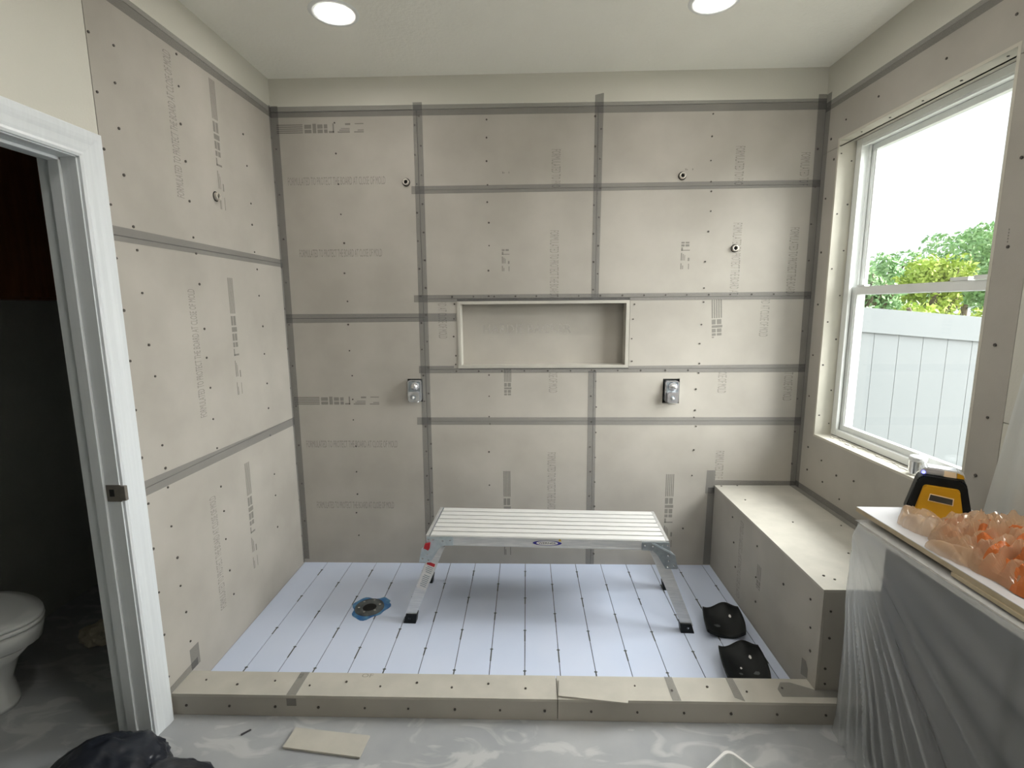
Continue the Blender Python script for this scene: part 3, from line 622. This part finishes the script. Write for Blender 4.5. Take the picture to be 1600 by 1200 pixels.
# ---- offcuts
o = tag(slab('board_offcut', FT, [(.548, -1.436), (.864, -1.474), (.873, -1.376), (.557, -1.343)], 0, .0085, 'board_cut'), 'cream rectangular board offcut lying on the concrete floor', 'board offcut')
o = tag(slab('board_offcut', lambda a, b, d: (a, b, HC+.0022+d+.0), [(1.641, -1.171), (1.935, -1.222), (1.914, -1.300), (1.634, -1.266)], 0, .0055, 'board_cut'), 'thin cream board scrap lying on top of the shower curb', 'board offcut')
o = tag(slab('wood_splinter', FT, [(.345, -1.375), (.372, -1.350), (.376, -1.352), (.351, -1.380)], 0, .004, 'cabinet'), 'small dark splinter lying on the concrete floor near the door casing', 'splinter')

# ================================================================== CRUMPLED THINGS
def blob(name, c, r, m, seed, amp=.25, freq=3.0, n=4, floor_z=None, parent=None, sharp=True, crease=False):
    bm = bmesh.new(); bmesh.ops.create_icosphere(bm, subdivisions=n, radius=1.0)
    for v in bm.verts:
        p = v.co.copy(); q = p*freq+Vector((seed*3.1, seed*1.7, seed*.9))
        k = noise.noise(q)*.6+(1-abs(noise.noise(q*1.9))*2.2)*.35+((1-abs(noise.noise(q*3.7))*2.4)*.22 if crease else 0)+noise.noise(q*4.3)*.12
        s = 1+amp*k; v.co = Vector((c[0]+p.x*r[0]*s, c[1]+p.y*r[1]*s, c[2]+p.z*r[2]*s))
        if floor_z is not None and v.co.z < floor_z: v.co.z = floor_z
    bmesh.ops.remove_doubles(bm, verts=bm.verts[:], dist=.0002)
    return done(name, bm, m, parent, not sharp)
tb = tag(empty('rubbish_bag', (.1, -1.55, 0)), 'crumpled black plastic bag on the floor by the door casing', 'plastic bag')
def into(par, o): o.parent = par; o.matrix_parent_inverse = Matrix.Translation(-Vector(par.location)); return o
into(tb, blob('bag_body', (-.02, -1.60, .02), (.185, .175, .115), 'trash', 2, .26, 1.7, 5, 0, None, False))
into(tb, blob('bag_fold', (.225, -1.69, .01), (.19, .155, .105), 'trash', 5, .2, 1.5, 5, 0, None, False))

# translucent tub, near the bottom of the picture
tu = tag(empty('plastic_tub', (2.215, -1.610, 0), math.radians(38)), 'translucent white plastic tub standing open on the concrete floor', 'tub')
def rrect(w, h, r, n=6):
    P = []
    for cx, cz, a0 in ((w-r, h-r, 0), (-w+r, h-r, 1), (-w+r, -h+r, 2), (w-r, -h+r, 3)):
        for i in range(n+1): a = (a0+i/n)*HALF; P.append((cx+r*math.cos(a), cz+r*math.sin(a)))
    return P
bm = bmesh.new(); rows = []
for w, h, z in ((.075, .055, .0), (.082, .062, .004), (.096, .076, .078), (.096, .076, .080), (.092, .072, .080), (.078, .058, .008), (.07, .05, .006)):
    rows.append([bm.verts.new((a, b, z)) for a, b in rrect(w, h, .025)])
for A, B in zip(rows, rows[1:]):
    for i in range(len(A)): bm.faces.new((A[i], A[(i+1) % len(A)], B[(i+1) % len(A)], B[i]))
bm.faces.new(rows[0]); bm.faces.new(rows[-1]); done('tub_wall', bm, 'tub', tu)
bm = bmesh.new(); rows = []
for w, h, z in ((.096, .076, .0805), (.103, .083, .0805), (.103, .083, .084), (.094, .074, .084)): rows.append([bm.verts.new((a, b, z)) for a, b in rrect(w, h, .028)])
for A, B in zip(rows, rows[1:]+rows[:1]):
    for i in range(len(A)): bm.faces.new((A[i], A[(i+1) % len(A)], B[(i+1) % len(A)], B[i]))
done('tub_rim', bm, 'label', tu)

# ================================================================== VANITY UNDER PLASTIC
VX, VY, VZ = 2.752, -1.298, .893
va = tag(empty('vanity_cabinet', (3.0, -2.1, 0)), 'dark vanity cabinet wrapped in clear plastic at the right', 'vanity')
into(va, boxes('cabinet_body', [(VX+.035, W-.002, -2.95, VY-.115, 0, VZ-.035)], 'cabinet'))
into(va, boxes('counter_top', [(VX+.006, W-.002, -2.97, VY-.004, VZ-.033, VZ-.004)], 'counter', None, .004))
for k in range(3):
    y1_ = VY-.14-.5*k; into(va, boxes('cabinet_door', [(VX+.017, VX+.034, y1_-.47, y1_, .10, VZ-.06)], 'cabinet', None, .003))
# drape: s runs round the far end and along the front, t from top edge to floor
PLEATS = [(.10, .010, .016), (.17, .008, .022), (.235, .012, .018), (.30, .007, .026), (.36, .009, .022), (.43, .014, .024), (.50, .007, .024), (.57, .012, .018), (.68, .012, .024), (.80, .03, .020), (.95, .016, .02), (1.10, .045, .024), (1.28, .04, .02)]
def drape(s, t):
    se = .46; Lf = 1.66                                  # end length, front length
    l = s*(se+Lf)
    # rounded corner in plan
    if l < se-.03: base = Vector((W-.005-l, VY, 0)); nrm = Vector((0, 1, 0))
    elif l > se+.03: base = Vector((VX, VY-(l-se), 0)); nrm = Vector((-1, 0, 0))
    else:
        a = (l-se+.03)/.06; base = Vector((VX+.03*(1-math.sin(a*HALF)), VY-.03*(1-math.cos(a*HALF)), 0)); nrm = Vector((-math.sin(a*HALF), math.cos(a*HALF), 0))
    h = VZ-.004-t*(VZ-.010)
    dx = max(l-se, 0); ang = math.atan2(dx+.015, t*VZ+.03)   # folds fan out of the top far corner
    dist = math.hypot(dx, t*VZ)
    ang += .035*noise.noise(Vector((ang*4, dist*3, 7)))
    fold = 0
    for fa, fw, fh in PLEATS:
        e = (ang-fa)*max(dist, .05)
        fold += fh*min(1, dist*2.2)*math.exp(-(e/fw)**2)
    fold += .007*noise.noise(Vector((l*3, t*2, 2)))*min(1, t*4)
    out = .004+.012*math.sin(min(1, t*1.05)*math.pi*.62)+max(0, fold)
    if nrm.y > .5: out = .002+.008*t*(1-math.exp(-t*4))
    p = base+nrm*out; p.z = max(.003, h)
    if t > .93: p += nrm*((t-.93)*.10)
    return p
bm = bmesh.new(); grid(bm, drape, 460, 90)
# top part of the sheet lies on the counter
psh = tag(done('plastic_sheet', bm, 'sheet', None, True), 'clear plastic sheeting draped over the vanity front with fanned folds', 'plastic sheet')
bm = bmesh.new(); grid(bm, lambda u, v: Vector((VX-.004+u*(W-VX), VY+.004-v*1.64, VZ+.001+.003*noise.noise(Vector((u*6, v*9, 4)))*(1-abs(2*u-1)))), 20, 50)
done('sheet_top', bm, 'sheet', psh, True)

# board lying on the vanity, with a second underneath
ZB0 = VZ+.008
bb = tag(empty('laminate_board', (2.98, -1.9, ZB0)), 'long white-faced board with tan edge lying on the covered vanity', 'board')
q = [(2.778, -1.250), (3.19, -1.262), (3.19, -2.75), (2.772, -2.75)]
into(bb, slab('board_core', FT, q, ZB0+.010, ZB0+.026, 'tan_edge')); into(bb, slab('white_face', FT, [(2.779, -1.251), (3.189, -1.263), (3.189, -2.749), (2.773, -2.749)], ZB0+.0262, ZB0+.028, 'panel_white'))
o = tag(slab('wood_lath', FT, [(2.772, -1.70), (2.80, -1.70), (2.83, -2.7), (2.762, -2.7)], ZB0-.002, ZB0+.0095, 'tan_edge'), 'thin tan lath tucked under the white board on the vanity', 'lath')
ZV = ZB0+.0285

# crumpled tan film bag with an orange one inside
pb = tag(empty('film_bag', (2.99, -1.62, ZV)), 'crumpled translucent tan plastic bag with orange plastic showing through, on the vanity board', 'plastic bag')
def facets(seed, n=7):
    R_ = random.Random(seed); return [(Vector((math.cos(t), math.sin(t))), R_.uniform(9, 34), R_.random(), R_.uniform(.4, 1)) for t in [R_.random()*math.pi for _ in range(n)]]
def tri(x): x -= math.floor(x); return 1-abs(2*x-1)
def crumple(nm, c, rx, ry, h, fa, seed, m, rot=0.0, nr=44, nt=120, lift=0.0, rag=.22, fq=1.0):
    """crumpled film: flat facets meeting in sharp creases over a mound with a ragged outline"""
    F_ = facets(seed); bm = bmesh.new(); ca_, sa_ = math.cos(rot), math.sin(rot)
    def P_(u, v):
        t = u*2*math.pi; edge = 1+rag*noise.noise(Vector((math.cos(t)*1.6, math.sin(t)*1.6, seed)))+.5*rag*noise.noise(Vector((math.cos(t)*4, math.sin(t)*4, seed+3)))
        r = max(v, .002); x, y = rx*r*edge*math.cos(t), ry*r*edge*math.sin(t)
        w = .018*noise.noise(Vector((x*9, y*9, seed))); X, Y = x*ca_-y*sa_, x*sa_+y*ca_
        q = Vector((X+w, Y-w)); f = sum(a*tri(d.dot(q)*k*fq+p) for d, k, p, a in F_)/4.0
        z = h*math.sqrt(max(0, 1-r**2.4))*(.45+.75*f)+fa*(f-.4)*(1-r**6)
        sw = .018*(f-.5)
        return Vector((c[0]+X+sw*math.cos(seed), c[1]+Y+sw, max(ZV+.0008+lift*.1, c[2]+z)))
    grid(bm, P_, nt, nr, True)
    o = done(nm, bm, m, None, False); return into(pb, o)
crumple('tan_film', (2.985, -1.73, ZV+.002), .185, .31, .115, .055, 11, 'bag_tan')
crumple('tan_film', (2.880, -1.445, ZV+.002), .060, .090, .070, .020, 3, 'bag_tan', fq=.6)
crumple('tan_film', (2.842, -1.665, ZV+.002), .058, .095, .048, .026, 8, 'bag_tan', .3, fq=.8)
crumple('orange_film', (2.965, -1.78, ZV+.002), .15, .23, .100, .050, 21, 'orange')
crumple('orange_film', (2.925, -1.60, ZV+.002), .072, .105, .064, .034, 24, 'orange')
def peak(u, v):
    f = tri(u*2.3+v*1.1)*.5+tri(v*3.1-u*1.7+.3)*.5
    x = 2.95+.20*u; y = -1.56-.36*v+.03*u; z = ZV+.035+.135*max(0, 1-abs(v-.5)/.42)*(.30+.70*u)+.022*(f-.5)
    return Vector((x, y, z))
bm = bmesh.new(); grid(bm, peak, 26, 30); into(pb, done('tan_film', bm, 'bag_tan', None, False))

# yellow and black tool
tl = tag(empty('power_tool', (3.022, -1.325, ZV), -.60), 'yellow and black power tool with dark window standing behind the film bag', 'power tool')
def trap(w0, w1, h, n=6, r=.03):
    P = [(-w0, 0), (w0, 0)]
    for cx, sg in ((w1-r, 1), (-(w1-r), -1)):
        for i in range(n+1):
            a = i/n*HALF if sg > 0 else HALF+i/n*HALF
            P.append((cx+r*math.cos(a), h-r+r*math.sin(a)))
    return P
FTt = lambda a, b, d: (a, -d, b)
bm = bmesh.new(); prism(bm, FTt, trap(.098, .072, .150), -.05, .034); bmesh.ops.bevel(bm, geom=bm.edges[:], offset=.006, segments=2, affect='EDGES'); done('bumper_frame', bm, 'black', tl)
bm = bmesh.new(); prism(bm, FTt, trap(.072, .052, .118, r=.012), .034, .046); bmesh.ops.bevel(bm, geom=[e for e in bm.edges if all(v.co.y < -.045 for v in e.verts)], offset=.005, segments=2, affect='EDGES'); done('yellow_housing', bm, 'yellow', tl)
slab('window_rim', FTt, [(-.034, .062), (.037, .057), (.037, .084), (-.030, .090)], .0455, .0472, 'cream_light', tl); slab('dark_window', FTt, [(-.031, .065), (.034, .060), (.034, .081), (-.028, .087)], .0473, .0482, 'toolglass', tl)
bm = bmesh.new(); prism(bm, FTt, [(-.066, .151), (.066, .151), (.060, .168), (.045, .176), (-.045, .178), (-.058, .170)], -.045, .015); bmesh.ops.bevel(bm, geom=bm.edges[:], offset=.004, segments=2, affect='EDGES'); done('top_cover', bm, 'alu', tl)
slab('amber_lens', FTt, [(.005, .152), (.040, .152), (.036, .172), (.005, .174)], .0150, .0165, 'cream_light', tl); slab('orange_panel', FTt, [(.041, .152), (.062, .152), (.057, .166), (.040, .171)], .0150, .0165, 'yellow', tl)
bm = bmesh.new(); lathe(bm, [(.006, 0), (.006, .002)], 12, Matrix.Translation((-.053, -.0155, .158)) @ Matrix.Rotation(HALF, 4, 'X')); done('blue_led', bm, 'led', tl)

# chrome cup on the window sill
cp = tag(empty('chrome_cup', (W+.052, -.885, WZ0)), 'small shiny chrome cylinder standing on the window sill', 'cup')
bm = bmesh.new(); lathe(bm, [(.028, 0), (.032, .003), (.032, .064), (.030, .066)], 28); done('cup_body', bm, 'chrome', cp, False)
bm = bmesh.new(); lathe(bm, [(.033, .067), (.034, .070), (.034, .082), (.030, .086)], 28); done('cup_lid', bm, 'alu', cp, False)

# white plastic sheet hanging at the far right
bm = bmesh.new()
def hang(u, v):
    z = .925+v*1.5; y = -1.365-.165*v-u*(.75-.1*v); f = .018*math.sin(u*34+v*2)+.012*math.sin(u*13)
    return Vector((W-.045-.035*(1-v)+f*(1 if u > .02 else .4), y, z))
grid(bm, hang, 70, 24)
tag(done('wall_sheet', bm, M['sheetw'] if 'sheetw' in M else mix_mat('white_film', (.80, .82, .81), .12, .35, .4, .3), None, True), 'white plastic sheet hanging on the wall above the vanity, right edge of view', 'plastic sheet')

# ================================================================== TOILET CLOSET
to = tag(empty('toilet', (-.885, -1.255, 0)), 'white toilet seen through the doorway in the dark closet', 'toilet')
def egg(r, z, back, tip, hw, bm, n=36):
    ring = []
    for i in range(n):
        t = 2*math.pi*i/n; c, s = math.cos(t), math.sin(t)
        x = (c*tip if c > 0 else c*back); y = s*hw*(1-.12*max(0, c))
        ring.append(bm.verts.new((x*r, y*r, z)))
    return ring
def loft(nm, secs, m, smooth=True):
    bm = bmesh.new(); R = [egg(1, z, b, t, w, bm) for z, b, t, w in secs]
    for A, B in zip(R, R[1:]):
        for i in range(len(A)): bm.faces.new((A[i], A[(i+1) % len(A)], B[(i+1) % len(A)], B[i]))
    bm.faces.new(R[0]); bm.faces.new(R[-1]); return done(nm, bm, m, to, smooth)
loft('pedestal', [(0, .26, .16, .115), (.02, .26, .165, .12), (.12, .25, .15, .105), (.22, .25, .19, .125), (.30, .25, .27, .175)], 'porcelain')
loft('bowl_rim', [(.295, .25, .27, .17), (.31, .26, .295, .19), (.37, .26, .31, .20), (.385, .25, .30, .195)], 'porcelain')
loft('seat', [(.387, .20, .312, .200), (.391, .20, .316, .204), (.402, .20, .316, .204), (.406, .20, .31, .20)], 'porcelain')
loft('lid', [(.409, .20, .312, .200), (.413, .20, .316, .204), (.424, .20, .312, .200), (.434, .17, .25, .16)], 'porcelain')
boxes('tank', [(-.315, -.135, -.21, .21, .37, .70)], 'porcelain', to, .02); boxes('tank_lid', [(-.318, -.125, -.22, .22, .702, .735)], 'porcelain', to, .01)
ca = tag(empty('wall_cabinet', (XC+.17, -.6, 1.755)), 'brown wooden cabinet high on the closet wall', 'cabinet')
boxes('cabinet_box', [(-.168, .15, -.55, .54, 0, 1.2)], 'wood', ca); boxes('cabinet_door', [(.152, .17, -.54, -.005, .01, 1.19)], 'wood', ca, .003); boxes('cabinet_door', [(.152, .17, .005, .53, .01, 1.19)], 'wood', ca, .003)
tag(blob('crumpled_paper', (-.72, -.80, .035), (.085, .075, .05), 'paper', 4, .5, 2.6, 3, 0), 'crumpled paper scrap on the closet floor', 'paper')

# ================================================================== OUTSIDE
struct(boxes('ground', [(W+.2, 60, -30, 60, -.5, -.3)], 'grass'))
fe = tag(empty('vinyl_fence', (3.7, .68, -.3)), 'white vinyl privacy fence outside the window', 'fence')
sl = -.090
def zt(x): return 1.672+sl*(x-4.02)
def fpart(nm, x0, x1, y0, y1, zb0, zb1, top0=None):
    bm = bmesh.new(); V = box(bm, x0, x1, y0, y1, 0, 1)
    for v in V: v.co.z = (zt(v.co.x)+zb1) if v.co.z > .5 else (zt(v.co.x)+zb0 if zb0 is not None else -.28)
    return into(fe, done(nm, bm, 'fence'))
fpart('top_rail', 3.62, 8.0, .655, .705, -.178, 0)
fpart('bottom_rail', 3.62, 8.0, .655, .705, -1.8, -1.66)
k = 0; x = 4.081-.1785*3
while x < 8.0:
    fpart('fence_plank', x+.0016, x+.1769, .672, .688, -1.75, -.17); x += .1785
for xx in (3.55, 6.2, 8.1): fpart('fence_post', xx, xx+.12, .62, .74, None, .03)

def tree(x, y, h, wd_, m, label, seed, n=2600, ls=.20):
    R_ = random.Random(seed); t = tag(empty('garden_tree', (x, y, -.3)), label, 'tree', 'trees beyond the fence')
    bm = bmesh.new(); lathe(bm, [(.16, 0), (.12, h*.4), (.05, h*.8)], 8); 
    for k in range(5):
        a = R_.random()*6.28; tube(bm, (0, 0, h*(.3+.08*k)), (math.cos(a)*wd_*.6, math.sin(a)*wd_*.6, h*(.55+.08*k)), .035, 6)
    done('trunk', bm, 'bark', t)
    cl = [(R_.uniform(-1, 1)*wd_*.65, R_.uniform(-1, 1)*wd_*.65, h*R_.uniform(.28, .86), wd_*R_.uniform(.28, .5)) for _ in range(20)]
    vs_, fs_ = [], []
    for i in range(n):
        cx, cy, cz, r = R_.choice(cl); d = Vector((R_.gauss(0, 1), R_.gauss(0, 1), R_.gauss(0, 1))).normalized()*r*R_.uniform(.55, 1.05)
        p = Vector((cx, cy, cz))+d; a = Vector((R_.gauss(0, 1), R_.gauss(0, 1), R_.gauss(0, 1))).normalized(); b = a.cross(Vector((R_.gauss(0, 1), R_.gauss(0, 1), R_.gauss(0, 1)))).normalized()
        s = ls*R_.uniform(.6, 1.2); i0 = len(vs_)
        vs_ += [p-a*s, p+b*s*.5, p+a*s, p-b*s*.5]; fs_.append((i0, i0+1, i0+2, i0+3))
    me = bpy.data.meshes.new('foliage'); me.from_pydata([tuple(v) for v in vs_], [], fs_); stuff(link('foliage', me, m, t))
# sight lines through the window run roughly along (0.6..0.8, 1)
tree(11.5, 12.0, 3.55, .95, 'leaf_a', 'blue-green leafy tree at the left of the view through the window', 1, 5200, .085)
tree(13.55, 12.3, 3.45, .98, 'leaf_b', 'yellow-green leafy tree in the middle of the view over the fence', 2, 5200, .085)
tree(15.7, 12.0, 4.35, 1.05, 'leaf_a', 'taller blue-green leafy tree at the right of the view over the fence', 3, 5200, .085)
tree(7.4, 6.0, 2.15, .55, 'leaf_a', 'low blue-green shrub just above the left end of the fence rail', 4, 2600, .06)
tree(8.65, 6.2, 2.2, .58, 'leaf_b', 'low yellow-green shrub just above the middle of the fence rail', 7, 2600, .06)
tree(9.9, 6.0, 2.1, .56, 'leaf_b', 'low yellow-green shrub just above the right end of the fence rail', 8, 2600, .06)
tree(18.2, 21.0, 4.3, 1.75, 'leaf_a', 'distant broad green tree behind the yellow-green one', 5, 5200, .13)
tree(22.2, 21.5, 5.8, 1.8, 'leaf_a', 'distant tall green tree behind the right-hand tree', 6, 5200, .13)
